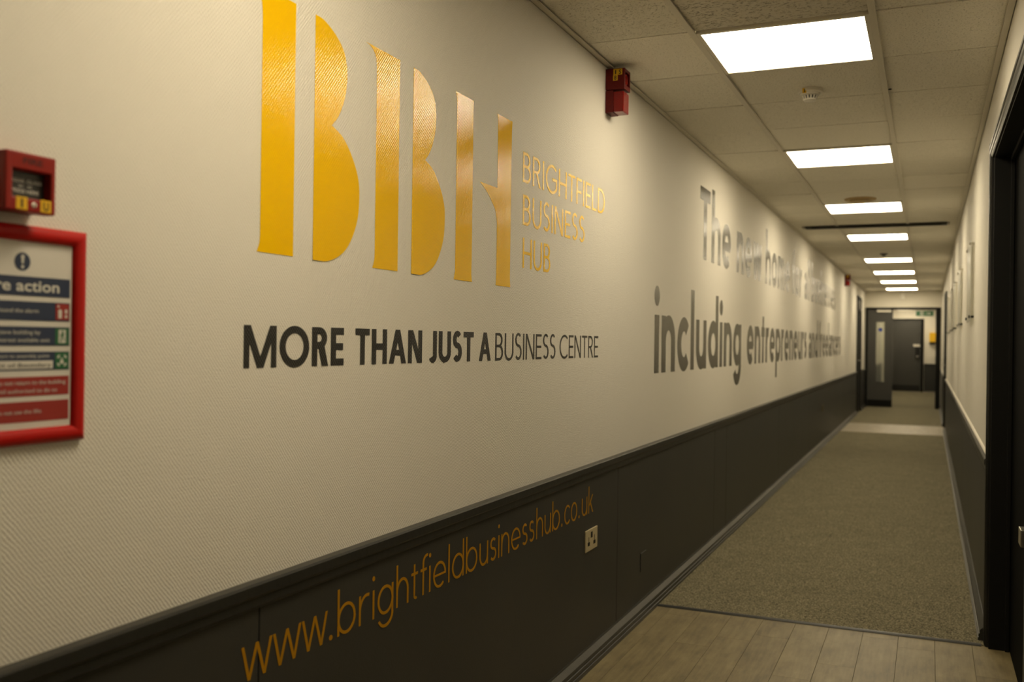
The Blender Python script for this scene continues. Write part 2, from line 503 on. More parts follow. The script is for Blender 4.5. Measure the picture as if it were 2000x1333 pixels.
def upper(ch, w):
    h = w * 0.95
    if ch == 'I': return bar(0, 0, w, 1), w
    if ch == 'E': return bar(0, 0, w, 1) + bar(0, 0, .50, h) + bar(0, .5 - h / 2, .47, .5 + h / 2) + bar(0, 1 - h, .50, 1), .50
    if ch == 'F': return bar(0, 0, w, 1) + bar(0, .48 - h / 2, .44, .48 + h / 2) + bar(0, 1 - h, .48, 1), .48
    if ch == 'L': return bar(0, 0, w, 1) + bar(0, 0, .46, h), .46
    if ch == 'T': return bar(0, 1 - h, .60, 1) + bar(.3 - w / 2, 0, .3 + w / 2, 1), .60
    if ch == 'H': return bar(0, 0, w, 1) + bar(.68 - w, 0, .68, 1) + bar(0, .5 - h / 2, .68, .5 + h / 2), .68
    if ch == 'N': return bar(0, 0, w, 1) + bar(.72 - w, 0, .72, 1) + diag(.72 - w * 1.25, 0, 0, 1, w * 1.25), .72
    if ch == 'M': return bar(0, 0, w * .86, 1) + bar(1 - w * .86, 0, 1, 1) + diag(.5 - w * .5, .0, .0, 1, w * 1.05) + diag(.5 - w * .55, .0, 1 - w * 1.05, 1, w * 1.05), 1.0
    if ch == 'A':
        q = w * 1.12
        return diag(0, 0, .41 - q / 2, 1, q) + diag(.82 - q, 0, .41 - q / 2, 1, q) + bar(.16, .24, .66, .24 + h * .9), .82
    if ch == 'O': return ring(.5, .5, .5, .515, w, h), 1.0
    if ch == 'C': return ring(.5, .5, .5, .515, w, h, 48, 312), .5 + .5 * math.cos(math.radians(48))
    if ch == 'G': return ring(.5, .5, .5, .515, w, h, 46, 318) + bar(.52, .5 - h / 2, .90, .5 + h / 2) + bar(.90 - w, .16, .90, .5), .90
    if ch == 'U': return bar(0, .3, w, 1) + bar(.66 - w, .3, .66, 1) + ring(.33, .32, .33, .335, w, h, 180, 360), .66
    if ch == 'J': return bar(.40 - w, .22, .40, 1) + ring(.20, .22, .20, .235, w, h, 205, 360), .40
    if ch == 'S': return s_shape(.52, 1.03, w), .52
    if ch == 'D': return bar(0, 0, w, 1) + bar(0, 0, .28, h) + bar(0, 1 - h, .28, 1) + ring(.27, .5, .46, .5, w, h, -90, 90), .73
    if ch == 'B':
        return (bar(0, 0, w, 1) + bar(0, 0, .30, h) + bar(0, 1 - h, .27, 1) + bar(0, .53 - h / 2, .30, .53 + h / 2)
                + ring(.29, (.53 + h / 2) / 2, .27, (.53 + h / 2) / 2, w, h, -90, 90) + ring(.26, (1.53 - h / 2) / 2, .25, (.47 + h / 2) / 2, w, h, -90, 90)), .56
    if ch == 'R':
        y0 = .44
        return (bar(0, 0, w, 1) + bar(0, 1 - h, .28, 1) + bar(0, y0, .28, y0 + h) + ring(.27, (1 + y0) / 2, .28, (1 - y0) / 2, w, h, -90, 90)
                + diag(.60 - w * 1.2, 0, .22, y0 + h * .4, w * 1.2)), .60

def set_word(word, u0, u1, base, size, gap, glyph, surf, mat, parent):
    """one mesh per letter, the word filling u0..u1 exactly"""
    gl = [glyph(c) for c in word]
    nat = sum(g[1] for g in gl) + gap * (len(gl) - 1)
    su = (u1 - u0) / nat
    x = 0.0
    for polys, wd_ in gl:
        flat('letter', [[(u0 + (x + p[0]) * su, base + p[1] * size) for p in q] for q in polys], surf, mat, parent, 0.0004)
        x += wd_ + gap

# ================================================================== THE SETTING
# ---- walls
wl = MB().box((-0.12, YBACK, 0), (0, YFAR, H + 0.06)).build('wall_left', 'wall', kind='structure')
RD0, RD1, RDH = 2.90, 4.73, 2.165         # doorway in the right wall
wr = MB()
wr.box((W, YBACK, 0), (W + 0.14, RD0, H + 0.06))
wr.box((W, RD0, RDH + 0.02), (W + 0.14, RD1, H + 0.06))
wr.box((W, RD1, 0), (W + 0.14, YFAR, H + 0.06))
wr = wr.build('wall_right', 'wall', kind='structure')
box('wall_back', (-0.12, YBACK - 0.12, 0), (W + 0.14, YBACK, H + 0.06), 'cream', kind='structure')
we = MB()
we.box((0, YEND, 2.155), (W, YEND + 0.13, H + 0.02))
we.box((0, YEND, 0), (0.012, YEND + 0.13, 2.155))
we.box((1.508, YEND, 0), (W, YEND + 0.13, 2.155))
we = we.build('wall_end', 'cream', kind='structure')
wf = box('wall_far', (-0.12, YFAR, 0), (W + 0.14, YFAR + 0.12, H + 0.06), 'cream', kind='structure')

# ---- wainscot boards (parts of their wall)
PT = 0.010
def boards(parent, xa, xb, joints, skip=()):
    for a, b2 in zip(joints[:-1], joints[1:]):
        if any(abs(a - s) < 1e-6 for s in skip): continue
        box('wainscot_panel', (xa, a + 0.0016, 0.02), (xb, b2 - 0.0016, 0.80), 'charcoal', parent, bev=0.0020)
boards(wl, 0, PT, [YBACK, -0.88, 1.62, 4.125, 6.24, 6.64, 9.16, 11.62, 14.10, 16.58, 18.5, 19.62])
boards(wl, 0, PT, [20.80, YEND])
boards(wl, 0, PT, [YEND + 0.14, 24.6, 27.0, 29.4, YFAR])
boards(wr, W - PT, W, [YBACK, -0.2, RD0 - 0.08])
boards(wr, W - PT, W, [RD1 + 0.08, 6.9, 8.3, 10.2, 12.6, 15.0, 16.35])
boards(wr, W - PT, W, [17.45, 19.8, YEND])
boards(wr, W - PT, W, [YEND + 0.14, 24.6, 27.0, 29.4, YFAR])
box('wainscot_panel', (1.16, YFAR - PT, 0.02), (W - PT, YFAR, 0.80), 'charcoal', wf)

# ---- dado rails
DZ = 0.822
def rail_profile(s, x):
    return [(x, 0.765), (x + s * 0.013, 0.765), (x + s * 0.019, 0.772), (x + s * 0.019, 0.790), (x + s * 0.024, 0.796),
            (x + s * 0.024, DZ - 0.006), (x + s * 0.021, DZ - 0.001), (x, DZ)]
def rail(name, s, x, spans, mat='rail'):
    mb = MB()
    for a, b2 in spans: mb.prism(rail_profile(s, x), a, b2, 1)
    return mb.build(name, mat, kind='structure')
rail('trim_1', 1, 0.0, [(YBACK, 19.62), (20.80, YEND), (YEND + 0.14, YFAR)])
rail('trim_2', -1, W, [(YBACK, RD0 - 0.08), (RD1 + 0.08, 16.35), (17.45, YEND), (YEND + 0.14, YFAR)])
mb = MB()
for a, b2 in [(RD1 + 0.08, 16.35), (17.45, YEND)]: mb.prism([(W, DZ - 0.001), (W - 0.010, DZ - 0.001), (W - 0.010, DZ + 0.005), (W - 0.005, DZ + 0.010), (W, DZ + 0.011)], a, b2, 1)
mb.build('trim_7', 'cream', kind='structure')
box('trim_3', (1.16, YFAR - 0.026, 0.765), (W - 0.025, YFAR, DZ), 'rail', kind='structure', bev=0.003)

# ---- baseboards: moulded skirting with a stepped quadrant at its foot
def skirt(s, x):
    p = [(0, 0), (0.041, 0), (0.041, 0.018), (0.037, 0.0195), (0.037, 0.0225), (0.039, 0.0240), (0.0375, 0.0360), (0.0335, 0.0375), (0.0335, 0.0405),
         (0.0350, 0.0420), (0.0325, 0.0530), (0.0140, 0.0700), (0.0135, 0.0770), (0, 0.0780)]
    return [(x + s * a, z) for a, z in p]
mb = MB()
for a, b2 in [(YBACK, 19.62), (20.80, YEND), (YEND + 0.14, YFAR)]: mb.prism(skirt(1, 0), a, b2, 1)
mb.build('baseboard_left', 'rail', kind='structure')
mb = MB()
for a, b2 in [(YBACK, RD0 - 0.08), (RD1 + 0.075, 16.35), (17.45, YEND), (YEND + 0.14, YFAR)]: mb.prism(skirt(-1, W), a, b2, 1)
mb.build('baseboard_right', 'rail', kind='structure')

# ---- floor: screed, planks in front, carpet, a strip of planks, carpet
fl = box('floor', (-0.12, YBACK - 0.12, -0.06), (W + 0.60, YFAR + 0.12, -0.012), 'subfloor', kind='structure')
CY = 4.742                                 # edge of the carpet
S0, S1 = 15.58, 17.40                      # plank strip further down
def plank(x0, x1, y0, y1, mat):
    box('plank', (x0 + 0.0009, y0 + 0.0003, -0.012), (x1 - 0.0003, y1 - 0.0003, 0.0), mat, fl, bev=0.0005)
ends = [4.24, 4.62, 4.196, 4.357, 4.46, 3.95, 4.18, 4.66, 4.56, 4.05, 4.30, 4.50]
for k in range(12):
    xa = -0.041 + 0.1505 * k; xb = xa + 0.1505
    if xa < 0.0: xa = 0.0
    xb = min(xb, W + 0.08)
    if xa > xb - 0.02: continue
    y = ends[k]; cuts = [CY, y]
    while y > YBACK: y -= 1.22; cuts.append(max(y, YBACK))
    for a, b2 in zip(cuts[1:], cuts[:-1]):
        if b2 - a > 0.01: plank(xa, xb, a, b2, 'wood')
for k in range(11):
    xa = max(0.0, -0.06 + 0.15 * k); xb = min(W, -0.06 + 0.15 * (k + 1))
    c0 = S0 + 0.35 + 0.55 * ((k * 7) % 3)
    plank(xa, xb, S0, c0, 'wood_far'); plank(xa, xb, c0, S1, 'wood_far')
box('carpet', (0, CY, -0.012), (W, S0, 0.005), 'carpet', fl)
box('carpet', (0, S1, -0.012), (W, YFAR, 0.005), 'carpet', fl)
MB().prism([(CY - 0.016, -0.001), (CY - 0.013, 0.004), (CY - 0.004, 0.0085), (CY + 0.006, 0.0085), (CY + 0.012, 0.004), (CY + 0.012, -0.001)], 0.034, W - 0.030, 0).build('trim_4', 'strip', kind='structure')
MB().prism([(S0 - 0.01, -0.001), (S0 - 0.006, 0.007), (S0 + 0.008, 0.006), (S0 + 0.014, -0.001)], 0.036, W - 0.036, 0).build('trim_5', 'slot_frame', kind='structure')
MB().prism([(S1 - 0.012, -0.001), (S1 - 0.006, 0.006), (S1 + 0.008, 0.007), (S1 + 0.012, -0.001)], 0.036, W - 0.036, 0).build('trim_6', 'slot_frame', kind='structure')

# ---- ceiling: void board, tile rows, grid
ROW0, PITCH = 3.612, 0.60
TL, TR = 0.436, 1.0765                    # main runners
def row_y(k): return ROW0 + PITCH * k
K0, K1 = -2, 30
ymin = row_y(K0)
cmb = MB()
cmb.box((-0.12, YBACK - 0.12, H), (W + 0.14, ymin, H + 0.06))
cmb.box((-0.12, ymin, H + 0.02), (W + 0.14, YEND, H + 0.06))
cmb.box((-0.12, YEND, H), (W + 0.14, YFAR + 0.12, H + 0.06))
ce = cmb.build('ceiling', 'slab', kind='structure')
LIGHT_ROWS = [0, 4, 8, 12, 17, 21, 25, 29]
cols = [(0.0, TL), (TL, TR), (TR, W)]
G = 0.0055
tile_mesh = {}
for k in range(K0, K1 + 1):
    y0 = row_y(k); y1 = min(row_y(k + 1), YEND)
    for c_, (xa, xb) in enumerate(cols):
        if c_ == 1 and k in LIGHT_ROWS: continue
        gap = 0.009 if (c_ == 0 and k == 2) else 0.0
        key = (c_, round(y1 - y0, 3), gap, c_ == 1 and k < 0)
        if key not in tile_mesh:
            w2, d2 = (xb - xa) / 2, (y1 - y0) / 2
            mbt = MB().box((-w2 + G, -d2 + G + gap, 0.005), (w2 - G, d2 - G, 0.0165), 0.0015)
            me = bpy.data.meshes.new('ceiling_tile')
            me.from_pydata(mbt.v, [], mbt.f)
            tile_mesh[key] = me
        sag = random.uniform(-0.0012, 0.0006)
        o = link('ceiling_tile', tile_mesh[key], 'tile_fissured' if (c_ == 1 and k < 0) else 'tile', ce)
        o.location = Vector(((xa + xb) / 2, (y0 + y1) / 2, H + sag)) - ce.location
        o.rotation_euler = (random.uniform(-0.0025, 0.0025), random.uniform(-0.002, 0.002), 0)
for x in (TL, TR):
    MB().box((x - 0.0125, ymin, H - 0.0055), (x + 0.0125, YEND, H + 0.001), 0.0012).build('main_runner', 'tee', ce)
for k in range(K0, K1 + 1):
    MB().box((0.0, row_y(k) - 0.009, H + 0.0130), (W, row_y(k) + 0.009, H + 0.0198)).build('cross_runner', 'gap_shade', ce)
for name, xa, xb in (('wall_angle', 0.0, 0.024), ('wall_angle', W - 0.026, W)):
    mb = MB()
    cuts = [YBACK, 3.68, 6.70, 9.7, 12.7, 15.7, 18.7, YEND] if xa == 0 else [YBACK, 2.2, 5.2, 8.2, 11.2, 14.2, 17.2, YEND]
    for a, b2 in zip(cuts[:-1], cuts[1:]):
        mb.box((xa, a + 0.0008, H - 0.006), (xb, b2 - 0.0008, H - 0.001), 0.0006)
        xw = 0.0 if xa == 0 else W - 0.003
        mb.box((xw, a, H - 0.006), (xw + 0.003, b2, H + 0.015))
    mb.build(name, 'tee', ce)
# dark nick on the runner edge
MB().lathe((TR + 0.020, 4.715, H - 0.003), [(0.0, -0.003), (0.007, -0.002), (0.009, 0.001), (0.004, 0.003)], n=9).build('paint_chip', 'hole', ce)

# ---- ceiling light panels
def light(k, label):
    y0 = row_y(k); y1 = row_y(k + 1)
    low = 0.0 if K0 <= k <= K1 else -0.016
    e = empty('ceiling_light', ((TL + TR) / 2, (y0 + y1) / 2, H + low - 0.004), label, 'light', 'lit ceiling panels along the corridor')
    xa, xb = TL + 0.0125, TR - 0.0125
    ra, rb = 0.016, 0.018
    ya, yb = y0 + 0.004, y1 - 0.003
    z0, z1 = H - 0.005 + low, H + 0.012 + low
    mb = MB()
    mb.box((xa, ya, z0), (xa + ra, yb, z1), 0.001); mb.box((xb - ra, ya, z0), (xb, yb, z1), 0.001)
    mb.box((xa + ra, ya, z0), (xb - ra, ya + rb, z1), 0.001); mb.box((xa + ra, yb - rb, z0), (xb - ra, yb, z1), 0.001)
    mb.build('frame', 'tee', e)
    MB().box((xa + ra - 0.002, ya + rb - 0.002, H - 0.001 + low), (xb - ra + 0.002, yb - rb + 0.002, H + 0.010 + low)).build('diffuser', 'lamp', e)
near = {0: 'lit square ceiling panel just before the tile with the smoke detector', 4: 'second lit ceiling panel, on the far side of the smoke detector',
        8: 'lit ceiling panel right behind the round tan air vent', 12: 'lit ceiling panel just beyond the dark slot grille',
        17: 'fifth lit ceiling panel, just beyond the small grey sensor', 21: 'sixth lit ceiling panel, beyond the small grey sensor',
        25: 'seventh lit ceiling panel, last but one before the double door', 29: 'last lit ceiling panel, right in front of the double door wall'}
for k in LIGHT_ROWS: light(k, near[k])
light(-4, 'lit ceiling panel over the framed fire notice')
light(34, 'lit ceiling panel just beyond the double door')
light(38, 'lit ceiling panel halfway down the lobby beyond the double door')
light(43, 'lit ceiling panel in front of the keypad door')

# ---- near doorway in the right wall: black frame, double leaf set back
d1 = empty('door_1', (W, (RD0 + RD1) / 2, 0), kind='structure')
d1['label'] = 'black double door with moulded architrave and metal push bar'
XC = W - 0.020
def arch(s):
    """moulded architrave section, (distance from opening edge, proud of wall)"""
    return [(0.0, 0.0), (0.0, 0.012), (0.006, 0.016), (0.014, 0.016), (0.018, 0.020), (0.034, 0.020), (0.037, 0.016), (0.041, 0.016), (0.044, 0.021), (0.056, 0.021), (0.059, 0.017), (0.064, 0.016), (0.068, 0.0)]
mb = MB(); mb.prism([(W - b2, RD1 - 0.004 + a) for a, b2 in arch(1)], 0.0, RDH + 0.064, 2); mb.build('architrave', 'black', d1)
mb = MB(); mb.prism([(W - b2, RD0 + 0.004 - a) for a, b2 in arch(1)], 0.0, RDH + 0.064, 2); mb.build('architrave', 'black', d1)
mb = MB(); mb.prism([(W - b2 - 0.0004, RDH - 0.004 + a) for a, b2 in arch(1)], RD0 - 0.064, RD1 + 0.064, 1); mb.build('architrave', 'rail', d1)
box('jamb', (W - 0.004, RD1 - 0.03, 0), (W + 0.14, RD1, RDH + 0.02), 'black_matt', d1, bev=0.002)
box('jamb', (W - 0.004, RD0, 0), (W + 0.14, RD0 + 0.03, RDH + 0.02), 'black', d1, bev=0.002)
box('head', (W - 0.004, RD0, RDH - 0.01), (W + 0.14, RD1, RDH + 0.02), 'black_matt', d1, bev=0.002)
box('door_stop', (W + 0.060, RD1 - 0.045, 0), (W + 0.076, RD1 - 0.028, RDH), 'black_matt', d1, bev=0.002)
box('door_stop', (W + 0.060, RD0, RDH - 0.028), (W + 0.076, RD1, RDH - 0.008), 'black_matt', d1, bev=0.002)
mid = (RD0 + RD1) / 2
leafs = []
for a, b2 in ((RD0 + 0.033, mid - 0.002), (mid + 0.002, RD1 - 0.033)):
    lf = box('leaf', (W + 0.078, a, 0.006), (W + 0.122, b2, RDH - 0.012), 'black_dull', d1, bev=0.002)
    leafs.append((lf, a, b2))
lf, a, b2 = leafs[1]
hb = MB().box((W + 0.047, a + 0.03, 0.614), (W + 0.0775, 3.93, 0.676), 0.003)
hb.build('push_bar', 'steel', lf)

# ---- door in the left wall near the end
def flush_door(name, label, side, y0, y1, top, transom=None):
    x0 = 0.0 if side > 0 else W
    s = side
    e = empty(name, (x0, (y0 + y1) / 2, 0), kind='structure'); e['label'] = label
    X = lambda d: x0 + s * d
    cw = 0.07
    for ya, yb in ((y0, y0 + cw), (y1 - cw, y1)):
        box('architrave', (X(0), ya, 0), (X(0.024), yb, top), 'black_matt', e, bev=0.003)
    box('architrave', (X(0), y0 + cw, top - cw), (X(0.024), y1 - cw, top), 'black_matt', e, bev=0.003)
    lt = top - cw
    if transom:
        box('transom', (X(0), y0 + cw, transom), (X(0.012), y1 - cw, lt), 'transom', e)
        box('transom_rail', (X(0), y0 + cw, transom - 0.05), (X(0.020), y1 - cw, transom), 'black', e, bev=0.002)
        lt = transom - 0.05
    lf = box('leaf', (X(0), y0 + cw + 0.003, 0.008), (X(0.010), y1 - cw - 0.003, lt - 0.003), 'black_matt', e, bev=0.001)
    hy = y0 + cw + 0.07
    mb = MB(); mb.box((X(0.010), hy - 0.02, 0.93), (X(0.014), hy + 0.02, 1.12), 0.001); mb.box((X(0.014), hy - 0.008, 1.03), (X(0.05), hy + 0.008, 1.046)); mb.box((X(0.042), hy - 0.008, 1.03), (X(0.056), hy + 0.12, 1.046), 0.003)
    mb.build('handle', 'steel', lf)
flush_door('door_3', 'black door with grey transom in the left wall before the double door', 1, 19.64, 20.78, 2.29, transom=2.07)
flush_door('door_4', 'black door in the right wall before the double door', -1, 16.37, 17.43, 2.19)

# ---- double door across the corridor, left leaf shut, right leaf folded back
d2 = empty('door_2', (W / 2, YEND, 0), kind='structure'); d2['label'] = 'charcoal double door with black frame closing off the corridor'
YD = YEND
box('post', (0.012, YD - 0.015, 0), (0.058, YD + 0.13, 2.155), 'black_matt', d2, bev=0.003)
box('post', (1.412, YD - 0.015, 0), (1.508, YD + 0.13, 2.155), 'black_matt', d2, bev=0.003)
box('head', (0.058, YD - 0.015, 2.108), (1.412, YD + 0.13, 2.155), 'black_matt', d2, bev=0.003)
# leaf built around its vision panel
LX0, LX1, LY0, LY1 = 0.062, 0.566, YD + 0.02, YD + 0.064
gx0, gx1, gz0, gz1 = 0.230, 0.404, 0.545, 1.845
mb = MB()
mb.box((LX0, LY0, 0.01), (gx0, LY1, 2.104)); mb.box((gx1, LY0, 0.01), (LX1, LY1, 2.104))
mb.box((gx0, LY0, 0.01), (gx1, LY1, gz0)); mb.box((gx0, LY0, gz1), (gx1, LY1, 2.104))
leaf = mb.build('leaf', 'door_grey', d2); leaf['label'] = 'shut left leaf with a narrow vision panel'
gl = box('pane', (gx0, LY0 + 0.018, gz0), (gx1, LY0 + 0.024, gz1), 'glass', leaf)
mb = MB()
for a, b2, c2, d_ in ((gx0 - 0.012, gz0 - 0.012, gx0 + 0.004, gz1 + 0.012), (gx1 - 0.004, gz0 - 0.012, gx1 + 0.012, gz1 + 0.012), (gx0 + 0.004, gz0 - 0.012, gx1 - 0.004, gz0 + 0.004), (gx0 + 0.004, gz1 - 0.004, gx1 - 0.004, gz1 + 0.012)):
    mb.box((a, LY0 - 0.006, b2), (c2, LY0 + 0.003, d_), 0.001)
mb.build('glazing_bead', 'door_grey', leaf)
box('kick_plate', (LX0 + 0.004, LY0 - 0.003, 0.014), (LX1 - 0.004, LY0, 0.160), 'black_matt', leaf)
flat('sign_disc', [disc(0.317, 1.673, 0.042)], on_front(LY0 + 0.0178), 'blue_sign', leaf, 0.001)
cl = MB().box((0.242, LY0 - 0.05, 2.052), (0.532, LY0, 2.098), 0.005).build('door_closer', 'white_plastic', leaf)
# right leaf, open against the side wall beyond
leaf2 = box('leaf', (1.414, YD + 0.066, 0.01), (1.458, YD + 0.90, 2.104), 'door_grey', d2, bev=0.001)
leaf2['label'] = 'open right leaf folded back into the lobby'
box('door_closer', (0.645, YD - 0.04, 2.062), (0.930, YD + 0.005, 2.104), 'white_plastic', d2, bev=0.005)
mb = MB()
for z in (0.25, 1.05, 1.85): mb.lathe((1.410, YD + 0.066, z), [(0.0, 0), (0.008, 0), (0.008, 0.09), (0.0, 0.09)], n=10)
mb.build('hinge', 'steel', d2)

# ---- far door in the end wall
d5 = empty('door_5', (0.64, YFAR, 0), kind='structure'); d5['label'] = 'charcoal door with black frame and keypad lock at the far end'
box('post', (0.13, YFAR - 0.03, 0), (0.205, YFAR, 2.135), 'black_matt', d5, bev=0.003)
box('post', (1.066, YFAR - 0.03, 0), (1.148, YFAR, 2.135), 'black_matt', d5, bev=0.003)
box('head', (0.205, YFAR - 0.03, 2.085), (1.066, YFAR, 2.135), 'black_matt', d5, bev=0.003)
lf5 = box('leaf', (0.208, YFAR - 0.018, 0.01), (1.063, YFAR, 2.082), 'door_grey', d5, bev=0.002)
box('kick_plate', (0.212, YFAR - 0.021, 0.012), (1.058, YFAR - 0.018, 0.19), 'black', lf5)
box('push_plate', (0.868, YFAR - 0.034, 1.318), (1.050, YFAR - 0.018, 1.382), 'white_plastic', lf5, bev=0.004)
kp = MB().box((0.918, YFAR - 0.056, 0.975), (1.046, YFAR - 0.018, 1.312), 0.006).build('keypad_lock', 'black', lf5)
mb = MB(); mb.lathe((0.985, YFAR - 0.056, 1.03), [(0.028, 0.0), (0.030, -0.02), (0.022, -0.034), (0.0, -0.036)], axis='y', n=16)
mb.build('lock_knob', 'steel', lf5, smooth=True)

# ================================================================== LETTERING ON THE LEFT WALL
WS = on_left(0.0004)
lg = empty('wall_logo', (0, 2.26, 1.4995), 'large gold logo of six tall letter strokes on the cream wall', 'logo')
Z0, Z1 = 1.4995, 2.0500
def cr(pts, n=5):
    """open Catmull-Rom curve through pts"""
    out = []
    for i in range(len(pts) - 1):
        p0 = pts[max(i - 1, 0)]; p1 = pts[i]; p2 = pts[i + 1]; p3 = pts[min(i + 2, len(pts) - 1)]
        for k in range(n):
            q = k / n
            out.append(tuple(0.5 * (2 * b1 + (c1 - a1) * q + (2 * a1 - 5 * b1 + 4 * c1 - d1_) * q * q + (3 * b1 - a1 - 3 * c1 + d1_) * q ** 3) for a1, b1, c1, d1_ in zip(p0, p1, p2, p3)))
    out.append(pts[-1])
    return out
def stem_b(dy):
    l = 1.6175 + dy; rr = 1.7305 + dy
    top = cr([(l - 0.053, Z1), (l - 0.030, 2.0455), (l - 0.012, 2.034), (l - 0.003, 2.012), (l, 1.978)])
    bot = cr([(l, 1.535), (l - 0.002, 1.518), (l - 0.0105, Z0)])
    return top[:-1] + bot + [(rr, Z0), (rr, Z1)]
def bowl_b(dy):
    x = 1.803 + dy
    up = cr([(0.0, .5505), (0.0345, .5475), (0.0814, .5275), (0.1158, .4980), (0.1295, .4560), (0.1275, .4180), (0.1185, .3840), (0.0955, .3424), (0.0680, .3155)])
    dn = cr([(0.0680, .3155), (0.1157, .2960), (0.1563, .2560), (0.1829, .2081), (0.1881, .1620), (0.1802, .1074), (0.1512, .0543), (0.1128, .0206), (0.0565, .0004), (0.0, .0002)])
    return up, dn, x
def fan(pts, side):
    """split a tall shape with a straight left edge at u = side into horizontal strips"""
    out = []
    for a, b2 in zip(pts[:-1], pts[1:]):
        out.append([(side, a[1]), a, b2, (side, b2[1])])
    return out
for dy in (0.0, 0.449):
    flat('logo_stroke', [stem_b(dy)], WS, 'gold', lg)
    up, dn, x = bowl_b(dy)
    cv = [(x + a, Z0 + b2) for a, b2 in up] + [(x + a, Z0 + b2) for a, b2 in dn[1:]]
    flat('logo_stroke', fan(cv, x), WS, 'gold', lg)
l, rr = 2.5105, 2.6205
flat('logo_stroke', [[(l - 0.0085, Z1 - .002)] + cr([(l - 0.006, 2.030), (l, 2.005), (l + .001, 1.56), (l - .001, 1.522), (l - 0.007, Z0)], 4) + [(rr + 0.004, Z0), (rr - .001, 1.522), (rr, 1.56), (rr, 2.02), (rr + .001, Z1 - .002)]], WS, 'gold', lg)
l, rr = 2.803, 2.9125
strokes = [[(l - 0.008, Z1 - .002), (l - 0.002, 2.030), (l, 2.01), (l, 1.812), (rr, 1.812), (rr, 2.015), (rr + 0.004, Z1 - .002)],
           [(l, 1.812), (l, 1.53), (l - 0.004, Z0), (rr + 0.003, Z0), (rr - .001, 1.53), (rr, 1.812)],
           [(2.6739, 1.8115)] + cr([(2.6739, 1.8103), (2.7165, 1.7918), (2.7515, 1.7700), (2.7877, 1.7390), (2.8031, 1.7000)])[1:] + [(l + 0.001, 1.8115)]]
flat('logo_stroke', strokes, WS, 'gold', lg)

LW = 0.108
nl = empty('wall_lettering', (0, 3.46, 1.572), 'small gold capital lettering in three lines beside the gold logo', 'lettering')
up_l = lambda c: upper(c, LW)
set_word('BRIGHTFIELD', 3.011, 3.911, 1.8640, 0.1035, 0.13, up_l, WS, 'gold', nl)
set_word('BUSINESS', 3.014, 3.655, 1.7190, 0.1035, 0.13, up_l, WS, 'gold', nl)
set_word('HUB', 3.018, 3.279, 1.5725, 0.1030, 0.13, up_l, WS, 'gold', nl)

ml = empty('wall_lettering', (0, 2.71, 1.2585), 'black capital slogan line under the gold logo, bold turning to light', 'lettering')
up_b = lambda c: upper(c, 0.195)
up_t = lambda c: upper(c, 0.098)
for w_, a, b2 in (('MORE', 1.5705, 1.9337), ('THAN', 1.984, 2.318), ('JUST', 2.358, 2.643), ('A', 2.682, 2.769)):
    set_word(w_, a, b2, 1.2590, 0.0885, 0.10, up_b, WS, 'black_vinyl', ml)
for w_, a, b2 in (('BUSINESS', 2.803, 3.344), ('CENTRE', 3.388, 3.847)):
    set_word(w_, a, b2, 1.2585, 0.0890, 0.12, up_t, WS, 'black_vinyl', ml)

XH = 0.298
bold = lambda c: lower(c, 0.298, 0.467 / XH, -0.143 / XH, 1.325, 0.174)
tl = empty('wall_lettering', (0, 10.3, 1.838), 'upper line of big dark bold wall lettering, starting with a capital T', 'lettering')
for w_, a, b2 in (('The', 5.768, 6.758), ('new', 6.980, 8.10), ('home', 8.31, 9.86), ('for', 10.04, 10.87), ('all', 11.08, 11.60), ('businesses', 11.80, 14.93)):
    set_word(w_, a, b2, 1.838, XH, 0.17, bold, WS, 'grey_vinyl', tl)
il = empty('wall_lettering', (0, 10.3, 1.168), 'lower line of big dark bold wall lettering, starting with a dotted i', 'lettering')
for w_, a, b2 in (('including', 4.750, 7.203), ('entrepreneurs', 7.453, 11.36), ('and', 11.59, 12.58), ('freelancers', 12.70, 15.95)):
    set_word(w_, a, b2, 1.168, XH, 0.18, bold, WS, 'grey_vinyl', il)

ul = empty('wall_lettering', (0, 2.67, 0.622), 'thin gold web address lettering on the charcoal wainscot', 'lettering')
UX = 0.0725
thin = lambda c: lower(c, 0.115, 1.52, -0.47, 1.40, 0.085)
US = on_left(PT + 0.0003)
for w_, a, b2 in (('www', 1.5636, 1.8674), ('.', 1.8740, 1.8880), ('brightfield', 1.9074, 2.5752), ('business', 2.5890, 3.1328), ('hub', 3.1515, 3.3874),
                  ('.', 3.4035, 3.4175), ('co', 3.4375, 3.5811), ('.', 3.5985, 3.6125), ('uk', 3.6375, 3.7800)):
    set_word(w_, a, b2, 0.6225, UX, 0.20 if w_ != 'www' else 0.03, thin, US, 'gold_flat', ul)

# ================================================================== THINGS ON THE LEFT WALL
# ---- fire call point
cp = empty('fire_call_point', (0, 1.024, 1.503), 'red break-glass fire alarm call point above the framed notice', 'call point')
y0, y1, z0, z1, xf = 0.980, 1.067, 1.503, 1.590, 0.050
wy0, wy1, wz0, wz1 = 0.992, 1.0585, 1.5235, 1.5640
mb = MB()
mb.box((0.0, y0 + .003, z0 + .003), (0.030, y1 - .003, z1 - .003))
mb.box((0.026, y0, z0), (xf, wy0, z1), 0.0025); mb.box((0.026, wy1, z0), (xf, y1, z1), 0.0025)
mb.box((0.026, wy0 - .003, z0), (xf, wy1 + .003, wz0), 0.0025); mb.box((0.026, wy0 - .003, wz1), (xf, wy1 + .003, z1), 0.0025)
mb.build('housing', 'red', cp)
gp = box('glass_plate', (0.0300, wy0, wz0), (0.0345, wy1, wz1), 'glass_black', cp)
print_text('print', 'BREAK GLASS', 0.996, 1.5475, 0.058, 0.0052, on_left(0.0346), 'white_ink', gp, 0.01)
print_text('print', '> <', 1.013, 1.5400, 0.024, 0.0046, on_left(0.0346), 'white_ink', gp, 0.01)
print_text('print', 'PRESS HERE', 1.001, 1.5325, 0.048, 0.0052, on_left(0.0346), 'white_ink', gp, 0.01)
